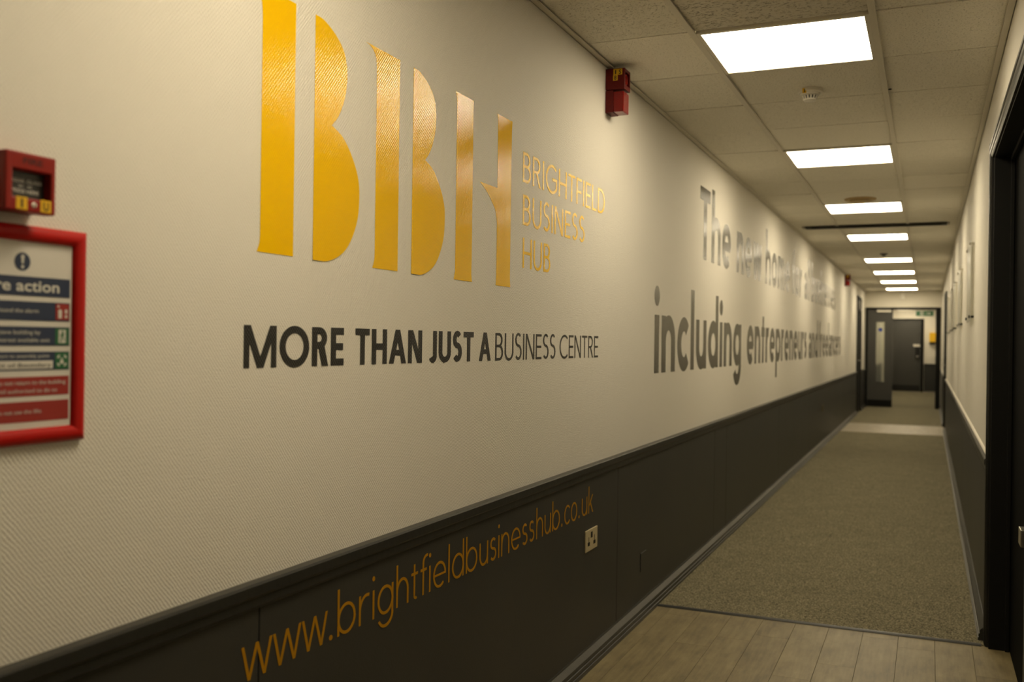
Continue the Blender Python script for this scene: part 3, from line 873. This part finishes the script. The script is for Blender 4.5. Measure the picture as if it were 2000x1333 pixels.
print_text('print', 'FIRE', 1.0085, 1.5735, 0.034, 0.0085, on_left(xf + 0.0001), 'ink_faded', cp, 0.02)
for a, s_, wd_ in ((0.9975, '1', 0.0035), (1.0395, 'U', 0.0095)):
    st = flat('sticker', [rect(a, 1.5055, a + 0.0190, 1.5240)], on_left(xf + 0.0001), 'yellow', cp, 0.0004)
    print_text('print', s_, a + 0.0095 - wd_ / 2, 1.5085, wd_, 0.0125, on_left(xf + 0.0006), 'ink', st, 0.02, 0.0002)
mb = MB(); mb.lathe((xf - 0.0005, 1.0285, 1.514), [(0.0042, 0.0), (0.0042, 0.0008), (0.003, 0.0012), (0.0, 0.0012)], axis='x', n=14); mb.build('screw', 'steel', cp)

# ---- framed fire action notice
fn = empty('fire_notice', (0, 1.040, 1.152), 'red-framed notice with blue, green and red instruction bands', 'notice')
Y0, Y1, N0, N1 = 0.915, 1.1652, 1.152, 1.4893
FW = 0.0250
def frame_rail(p, q, inward):
    """half-round mitred rail from corner p to q; inward is the unit vector towards the sheet"""
    d = Vector((q[0] - p[0], q[1] - p[1])); Lr = d.length; d.normalize()
    n_ = Vector(inward); secs = 9
    vs = []; fs = []
    prof = [(0.0, 0.0), (0.0, 0.004)] + [(FW / 2 - FW / 2 * math.cos(math.pi * i / secs), 0.004 + 0.0105 * math.sin(math.pi * i / secs)) for i in range(1, secs)] + [(FW, 0.004), (FW, 0.0)]
    for end in (0, 1):
        for a, hgt in prof:
            base = Vector(p) if end == 0 else Vector(q)
            w2 = base + n_ * a + d * (a if end == 0 else -a)
            vs.append((hgt, w2.x, w2.y))
    k = len(prof)
    for i in range(k - 1): fs.append((i, i + 1, k + i + 1, k + i))
    fs.append(tuple(range(k))[::-1]); fs.append(tuple(range(k, 2 * k))); fs.append((0, k, 2 * k - 1, k - 1))
    MB().add(vs, fs).build('frame_rail', 'red_frame', fn, smooth=True)
frame_rail((Y0, N1), (Y1, N1), (0, -1)); frame_rail((Y1, N1), (Y1, N0), (-1, 0)); frame_rail((Y1, N0), (Y0, N0), (0, 1)); frame_rail((Y0, N0), (Y0, N1), (1, 0))
sh = box('sheet', (0.0005, Y0 + 0.010, N0 + 0.010), (0.004, Y1 - 0.010, N1 - 0.010), 'paper', fn)
PS = on_left(0.0041)
PT1 = on_left(0.0048)
L0, L1 = 0.9445, 1.1362
bands = [(1.3810, 1.4108, 'navy'), (1.3432, 1.3728, 'navy'), (1.3045, 1.3341, 'navy'), (1.2667, 1.2955, 'navy'), (1.2271, 1.2568, 'red_print'), (1.1876, 1.2189, 'red_print')]
for a, b2, mt in bands:
    flat('band', [rect(L0, a, L1, b2)], PS, mt, sh)
flat('pictogram', [disc(1.0475, 1.433, 0.0140, n=32)], PS, 'navy', sh)
flat('pictogram', [[(1.0445, 1.4430), (1.0460, 1.4300), (1.0490, 1.4300), (1.0505, 1.4430)], disc(1.0475, 1.4250, 0.0026, n=14)], PT1, 'white_ink', sh, 0.0003)
print_text('print', 'Fire action', 0.9785, 1.3885, 0.1365, 0.0170, PT1, 'white_ink', sh, 0.018)
def line(s, a, z, wd_, hgt=0.0062, mt='white_ink'):
    print_text('print', s, a, z, wd_, hgt, PT1, mt, sh, 0.0)
line('Sound the alarm', 1.0040, 1.3555, 0.0725)
line('Leave building by', 1.0040, 1.3225, 0.0765)
line('nearest available exit', 1.0040, 1.3105, 0.0940)
line('Report to assembly point', 0.9960, 1.2865, 0.1020, 0.0052)
line('Do not return to the building', 1.0020, 1.2450, 0.1270)
line('until authorised to do so', 1.0020, 1.2325, 0.1110)
line('Do not use the lifts', 1.0020, 1.2005, 0.0820)
flat('band', [rect(0.966, 1.2690, 1.1050, 1.2815)], on_left(0.0046), 'paper', sh, 0.0003)
print_text('print', 'Front of Boundary', 0.985, 1.2720, 0.1160, 0.0062, on_left(0.0050), 'ink', sh, 0.0)
# pictograms at the right end of the bands
pa, pb = 1.1090, 1.1345
flat('pictogram', [rect(pa, 1.3455, pb, 1.3712)], PT1, 'red_print', sh, 0.0002)
flat('pictogram', [rect(1.1140, 1.3480, 1.1205, 1.3580), disc(1.1172, 1.3588, 0.0036, n=12), disc(1.1140, 1.3672, 0.0018, n=10), rect(1.1265, 1.3490, 1.1310, 1.3535), rect(1.1265, 1.3560, 1.1310, 1.3625)], on_left(0.0051), 'white_ink', sh, 0.0002)
flat('pictogram', [rect(pa, 1.3065, pb, 1.3322)], PT1, 'green_print', sh, 0.0002)
flat('pictogram', [rect(1.1150, 1.3090, 1.1285, 1.3300)], on_left(0.0051), 'white_ink', sh, 0.0002)
flat('pictogram', [disc(1.1222, 1.3270, 0.0018, n=10), [(1.1195, 1.3180), (1.1235, 1.3180), (1.1255, 1.3245), (1.1210, 1.3250)], [(1.1195, 1.3185), (1.1215, 1.3185), (1.1195, 1.3105), (1.1175, 1.3100)], [(1.1225, 1.3185), (1.1240, 1.3180), (1.1265, 1.3140), (1.1250, 1.3130)], [(1.1165, 1.3215), (1.1210, 1.3240), (1.1212, 1.3225), (1.1172, 1.3200)]], on_left(0.0054), 'green_print', sh, 0.0002)
flat('pictogram', [rect(pa, 1.2685, pb, 1.2940)], PT1, 'green_print', sh, 0.0002)
cx, cy = (pa + pb) / 2, 1.2812
arrows = [[(cx - 0.003, cy - 0.005), (cx + 0.003, cy - 0.005), (cx + 0.003, cy + 0.001), (cx - 0.003, cy + 0.001)], disc(cx, cy + 0.003, 0.0015, n=10)]
for sx_, sz_ in ((1, 1), (1, -1), (-1, 1), (-1, -1)):
    a = (cx + sx_ * 0.0035, cy + sz_ * 0.0035); b2 = (cx + sx_ * 0.0095, cy + sz_ * 0.0095)
    arrows.append([(a[0], b2[1] - sz_ * 0.0012), (a[0] + sx_ * 0.0012, b2[1]), (b2[0], a[1] + sz_ * 0.0012), (b2[0] - sx_ * 0.0012, a[1])])
    arrows.append([(b2[0] - sx_ * 0.0010, b2[1] - sz_ * 0.0026), (b2[0] - sx_ * 0.0026, b2[1] - sz_ * 0.0010), (a[0], a[1] + sz_ * 0.0004), (a[0] + sx_ * 0.0004, a[1])])
flat('pictogram', arrows, on_left(0.0051), 'white_ink', sh, 0.0002)

# ---- fire alarm sounder with beacon
def sounder(yw, label, far=False, stickers=True):
    e = empty('alarm_sounder', (0, yw + 0.042, 2.297), label, 'fire alarm', 'red alarm sounders high on the cream wall')
    ya, yb = yw, yw + 0.084
    # upper sounder box with an open horn mouth in its front
    mb = MB()
    zb, zt, xo = 2.3935, 2.4820, 0.0845
    my0, my1, mz0, mz1 = ya + 0.010, yb - 0.008, zb + 0.020, zt - 0.014
    mb.box((0.0, ya, zb), (0.045, yb, zt), 0.002)
    mb.box((0.043, ya, zb), (xo, my0, zt), 0.0025); mb.box((0.043, my1, zb), (xo, yb, zt), 0.0025)
    mb.box((0.043, my0 - .003, zb), (xo, my1 + .003, mz0), 0.0025); mb.box((0.043, my0 - .003, mz1), (xo, my1 + .003, zt), 0.0025)
    body = mb.build('sounder_box', 'red_dark', e)
    mb = MB(); mb.lathe((0.045, (my0 + my1) / 2, (mz0 + mz1) / 2), [(0.010, 0.0), (0.012, 0.012), (0.0235, 0.034), (0.021, 0.034), (0.009, 0.012), (0.0, 0.012)], axis='x', n=20)
    mb.build('horn', 'red', body, smooth=True)
    # beacon below
    bb = MB().box((0.0, ya + 0.001, 2.297), (0.034, yb - 0.001, 2.3905), 0.002).build('beacon_base', 'red_dark', e)
    MB().box((0.034, ya + 0.003, 2.2985), (0.080, yb - 0.003, 2.3850), 0.0035).build('beacon_lens', 'lens', e)
    MB().box((0.056, ya + 0.030, 2.325), (0.060, ya + 0.05, 2.350)).build('beacon_lamp', 'white_plastic', e)
    if stickers:
        fs_ = on_front(ya - 0.0001)
        for a, b2, c2, d_, s_ in ((0.0345, 2.4535, 0.0540, 2.4785, '1'), (0.0540, 2.4535, 0.0735, 2.4780, 'S'), (0.0335, 2.4300, 0.0535, 2.4530, '8')):
            st = flat('sticker', [rect(a, b2, c2, d_)], fs_, 'yellow', body, 0.0003)
            wd_ = 0.0055 if s_ == '1' else 0.0110
            print_text('print', s_, (a + c2) / 2 - wd_ / 2, b2 + 0.0035, wd_, 0.0175, on_front(ya - 0.0004), 'ink', st, 0.02, 0.0002)
    for zc in (2.440, 2.338):
        mb = MB()
        for i in range(20):
            A = 2 * math.pi * i / 20; B = 2 * math.pi * (i + 1) / 20
            r0, r1 = 0.0085, 0.0096
            mb.add([(0.015 + r0 * math.cos(A), ya - 0.0004, zc + r0 * math.sin(A)), (0.015 + r1 * math.cos(A), ya - 0.0004, zc + r1 * math.sin(A)), (0.015 + r1 * math.cos(B), ya - 0.0004, zc + r1 * math.sin(B)), (0.015 + r0 * math.cos(B), ya - 0.0004, zc + r0 * math.sin(B))], [(0, 1, 2, 3)])
        mb.build('knockout', 'red', body if zc > 2.39 else bb)
sounder(3.900, 'red fire alarm sounder and beacon stickered 1 S 8, by the gold lettering')
sounder(16.60, 'red fire alarm sounder beyond the end of the big dark lettering')

# ---- double socket outlet and blanking plate on the wainscot
so = empty('socket_outlet', (PT, 3.752, 0.472), 'cream plastic wall socket on the charcoal wainscot by the web address', 'socket')
xs0, xs1 = PT, PT + 0.006
so_p = MB().box((xs0, 3.680, 0.4700), (xs1, 3.826, 0.5575), 0.0018).build('face_plate', 'socket_cream', so)
hl = on_left(xs1 + 0.0001)
for q in ([rect(3.7385, 0.5215, 3.7605, 0.5455)], [rect(3.7110, 0.5070, 3.7165, 0.5285), rect(3.7010, 0.4925, 3.7260, 0.5070)], [rect(3.7820, 0.5050, 3.7875, 0.5280), rect(3.7720, 0.4905, 3.7985, 0.5050)]):
    flat('pin_hole', q, hl, 'hole', so_p, 0.0003)
mb = MB()
for yy in (3.696, 3.812): mb.lathe((xs1 - 0.0003, yy, 0.5135), [(0.0028, 0), (0.0028, 0.0006), (0.0, 0.0008)], axis='x', n=10)
mb.build('screw', 'steel', so_p)
bp = MB().box((PT, 4.508, 0.2150), (PT + 0.0035, 4.604, 0.3050), 0.001).build('blanking_plate', 'charcoal')
tag(bp, 'charcoal painted blanking plate low on the wainscot', 'wall plate')
fo = MB().box((PT, 13.06, 0.458), (PT + 0.012, 13.20, 0.548), 0.003).build('socket_plate', 'plate_tan')
tag(fo, 'small tan wall plate on the far wainscot', 'socket')
ls = empty('light_switch', (0, 21.97, 1.15), 'white light switch on the wall by the shut door leaf', 'switch')
MB().box((0.0, 21.90, 1.145), (0.012, 22.04, 1.235), 0.003).build('face_plate', 'white_plastic', ls)
MB().box((0.012, 21.955, 1.172), (0.017, 21.985, 1.208), 0.002).build('rocker', 'white_plastic', ls)

# ================================================================== THINGS ON THE CEILING
sd = empty('smoke_detector', (0.756, 4.625, H - 0.052), 'white smoke detector with a yellow sticker on a ceiling tile', 'smoke detector')
zc = H - 0.001
mb = MB(); mb.lathe((0.756, 4.625, zc), [(0.056, 0.006), (0.056, -0.008), (0.052, -0.013), (0.0, -0.013)], n=36); mb.build('base', 'white_plastic', sd, smooth=True)
mb = MB(); mb.lathe((0.756, 4.625, zc - 0.011), [(0.045, 0.0), (0.044, -0.008), (0.038, -0.012), (0.0, -0.013)], n=36); mb.build('collar', 'white_plastic', sd, smooth=True)
mb = MB()
for i in range(14):
    a = 2 * math.pi * i / 14
    ca, sa = math.cos(a), math.sin(a); tx, ty = -sa * 0.0032, ca * 0.0032
    vs = []
    for rr_, zz in ((0.036, -0.022), (0.030, -0.040)):
        for dr in (0.0, -0.003):
            for sg in (-1, 1):
                vs.append((0.756 + (rr_ + dr) * ca + sg * tx, 4.625 + (rr_ + dr) * sa + sg * ty, zc + zz))
    mb.add(vs, [(0, 1, 5, 4), (2, 6, 7, 3), (0, 4, 6, 2), (1, 3, 7, 5), (4, 5, 7, 6)])
mb.build('cage', 'white_plastic', sd)
mb = MB(); mb.lathe((0.756, 4.625, zc), [(0.029, -0.022), (0.026, -0.040), (0.0, -0.040)], n=24); mb.build('chamber', 'transom', sd)
mb = MB(); mb.lathe((0.756, 4.625, zc), [(0.031, -0.039), (0.030, -0.045), (0.022, -0.049), (0.0, -0.051)], n=30); mb.build('cap', 'white_plastic', sd, smooth=True)
st = flat('sticker', [rect(0.7270, H - 0.0215, 0.7450, H + 0.0005)], on_front(4.5725), 'yellow', sd, 0.0006)
print_text('print', '1', 0.7345, H - 0.0185, 0.0045, 0.0145, on_front(4.5717), 'ink', st, 0.02, 0.0002)

av = empty('air_vent', (0.755, 8.20, H - 0.02), 'round tan ceiling air vent in front of a lit panel', 'vent')
mb = MB(); mb.lathe((0.755, 8.20, H), [(0.122, 0.004), (0.120, -0.006), (0.105, -0.012), (0.086, -0.008), (0.080, 0.004)], n=48); mb.build('outer_ring', 'tan', av, smooth=True)
mb = MB(); mb.lathe((0.755, 8.20, H), [(0.090, 0.0035), (0.0, 0.0034)], n=48); mb.build('recess', 'tan_dark', av)
mb = MB(); mb.lathe((0.755, 8.20, H), [(0.020, 0.003), (0.020, -0.006), (0.058, -0.008), (0.060, -0.012), (0.030, -0.020), (0.0, -0.021)], n=48); mb.build('disc_valve', 'tan', av, smooth=True)

sg = empty('slot_grille', (0.77, 10.0, H - 0.016), 'long dark slot air grille across the ceiling', 'vent')
ya, yb, xa, xb = 9.925, 10.065, 0.130, 1.420
mb = MB()
for a, b2 in ((ya, ya + 0.018), (yb - 0.018, yb)): mb.box((xa, a, H - 0.016), (xb, b2, H + 0.001), 0.002)
for a, b2 in ((xa, xa + 0.055), (xb - 0.045, xb)): mb.box((a, ya + 0.018, H - 0.016), (b2, yb - 0.018, H + 0.001), 0.002)
mb.build('frame', 'slot_dark', sg)
MB().box((xa + 0.054, ya + 0.016, H - 0.004), (xb - 0.044, yb - 0.016, H + 0.0005)).build('back', 'slot_dark', sg)
for yy in (9.965, 9.995, 10.025): MB().box((xa + 0.054, yy - 0.003, H - 0.0145), (xb - 0.044, yy + 0.003, H - 0.004)).build('blade', 'slot_dark', sg)
for a, b2 in ((xa - 0.028, xa), (xb, xb + 0.024)): MB().box((a, ya + 0.01, H - 0.012), (b2, yb - 0.01, H + 0.001), 0.002).build('end_cap', 'slot_frame', sg)

gs = empty('ceiling_sensor', (0.735, 13.12, H - 0.04), 'small grey ceiling sensor before the fifth lit panel', 'sensor')
mb = MB(); mb.lathe((0.735, 13.12, H), [(0.048, 0.002), (0.046, -0.010), (0.030, -0.014), (0.0, -0.014)], n=28); mb.build('base', 'transom', gs, smooth=True)
mb = MB(); mb.lathe((0.735, 13.12, H - 0.013), [(0.026, 0.0), (0.022, -0.018), (0.0, -0.024)], n=28); mb.build('dome', 'transom', gs, smooth=True)

# ================================================================== AT THE END
es = empty('wall_sensor', (0.757, YEND, 2.31), 'small cream box over the double door under the ceiling', 'sensor')
MB().box((0.699, YEND - 0.045, 2.308), (0.815, YEND, 2.462), 0.008).build('housing', 'white_plastic', es)
MB().box((0.718, YEND - 0.060, 2.325), (0.796, YEND - 0.044, 2.400), 0.006).build('lens', 'white_plastic', es)

ex = empty('exit_sign', (1.16, YFAR, 2.215), 'green emergency exit sign on the far wall above the keypad door', 'sign')
MB().box((0.930, YFAR - 0.02, 2.215), (1.392, YFAR, 2.362), 0.003).build('panel', 'green_print', ex)
EF = on_front(YFAR - 0.0201)
flat('pictogram', [rect(1.045, 2.232, 1.130, 2.345)], EF, 'white_ink', ex, 0.001)
flat('pictogram', [disc(1.100, 2.328, 0.012, n=12), [(1.075, 2.285), (1.100, 2.285), (1.110, 2.315), (1.085, 2.315)], [(1.075, 2.288), (1.088, 2.288), (1.072, 2.240), (1.060, 2.240)], [(1.088, 2.288), (1.102, 2.285), (1.118, 2.255), (1.106, 2.250)]], on_front(YFAR - 0.0213), 'green_print', ex, 0.001)
flat('pictogram', [rect(1.195, 2.275, 1.290, 2.300), [(1.280, 2.245), (1.330, 2.2875), (1.280, 2.330)]], EF, 'white_ink', ex, 0.001)
yb_ = empty('yellow_wall_box', (1.385, YFAR, 1.39), 'bright yellow box with dark base on the far wall', 'wall box')
MB().box((1.298, YFAR - 0.10, 1.455), (1.480, YFAR, 1.728), 0.008).build('cabinet', 'yellow_box', yb_)
MB().box((1.296, YFAR - 0.11, 1.388), (1.482, YFAR, 1.455), 0.006).build('base', 'black', yb_)

# ---- clear poster holders on stand-offs along the right wall
names = ['clear poster holder nearest the black architrave on the right wall', 'second clear poster holder along the right wall', 'third clear poster holder along the right wall',
         'fourth clear poster holder along the right wall', 'fifth clear poster holder, last before the far right door']
for i, yc in enumerate((7.02, 9.22, 11.05, 12.45, 14.50)):
    e = empty('poster_holder', (W, yc, 1.49), names[i], 'poster holder', 'clear poster holders along the right wall')
    hw = 0.30
    MB().box((W - 0.022, yc - hw, 1.490), (W - 0.018, yc + hw, 2.005), 0.0008).build('pane', 'acrylic', e)
    for yy in (yc - hw + 0.03, yc + hw - 0.03):
        for zz in (1.515, 1.980):
            mb = MB(); mb.lathe((W, yy, zz), [(0.0075, 0.0), (0.0075, -0.024), (0.010, -0.024), (0.010, -0.030), (0.0, -0.031)], axis='x', n=14)
            mb.build('stand_off', 'black' if zz < 1.6 else 'steel', e)
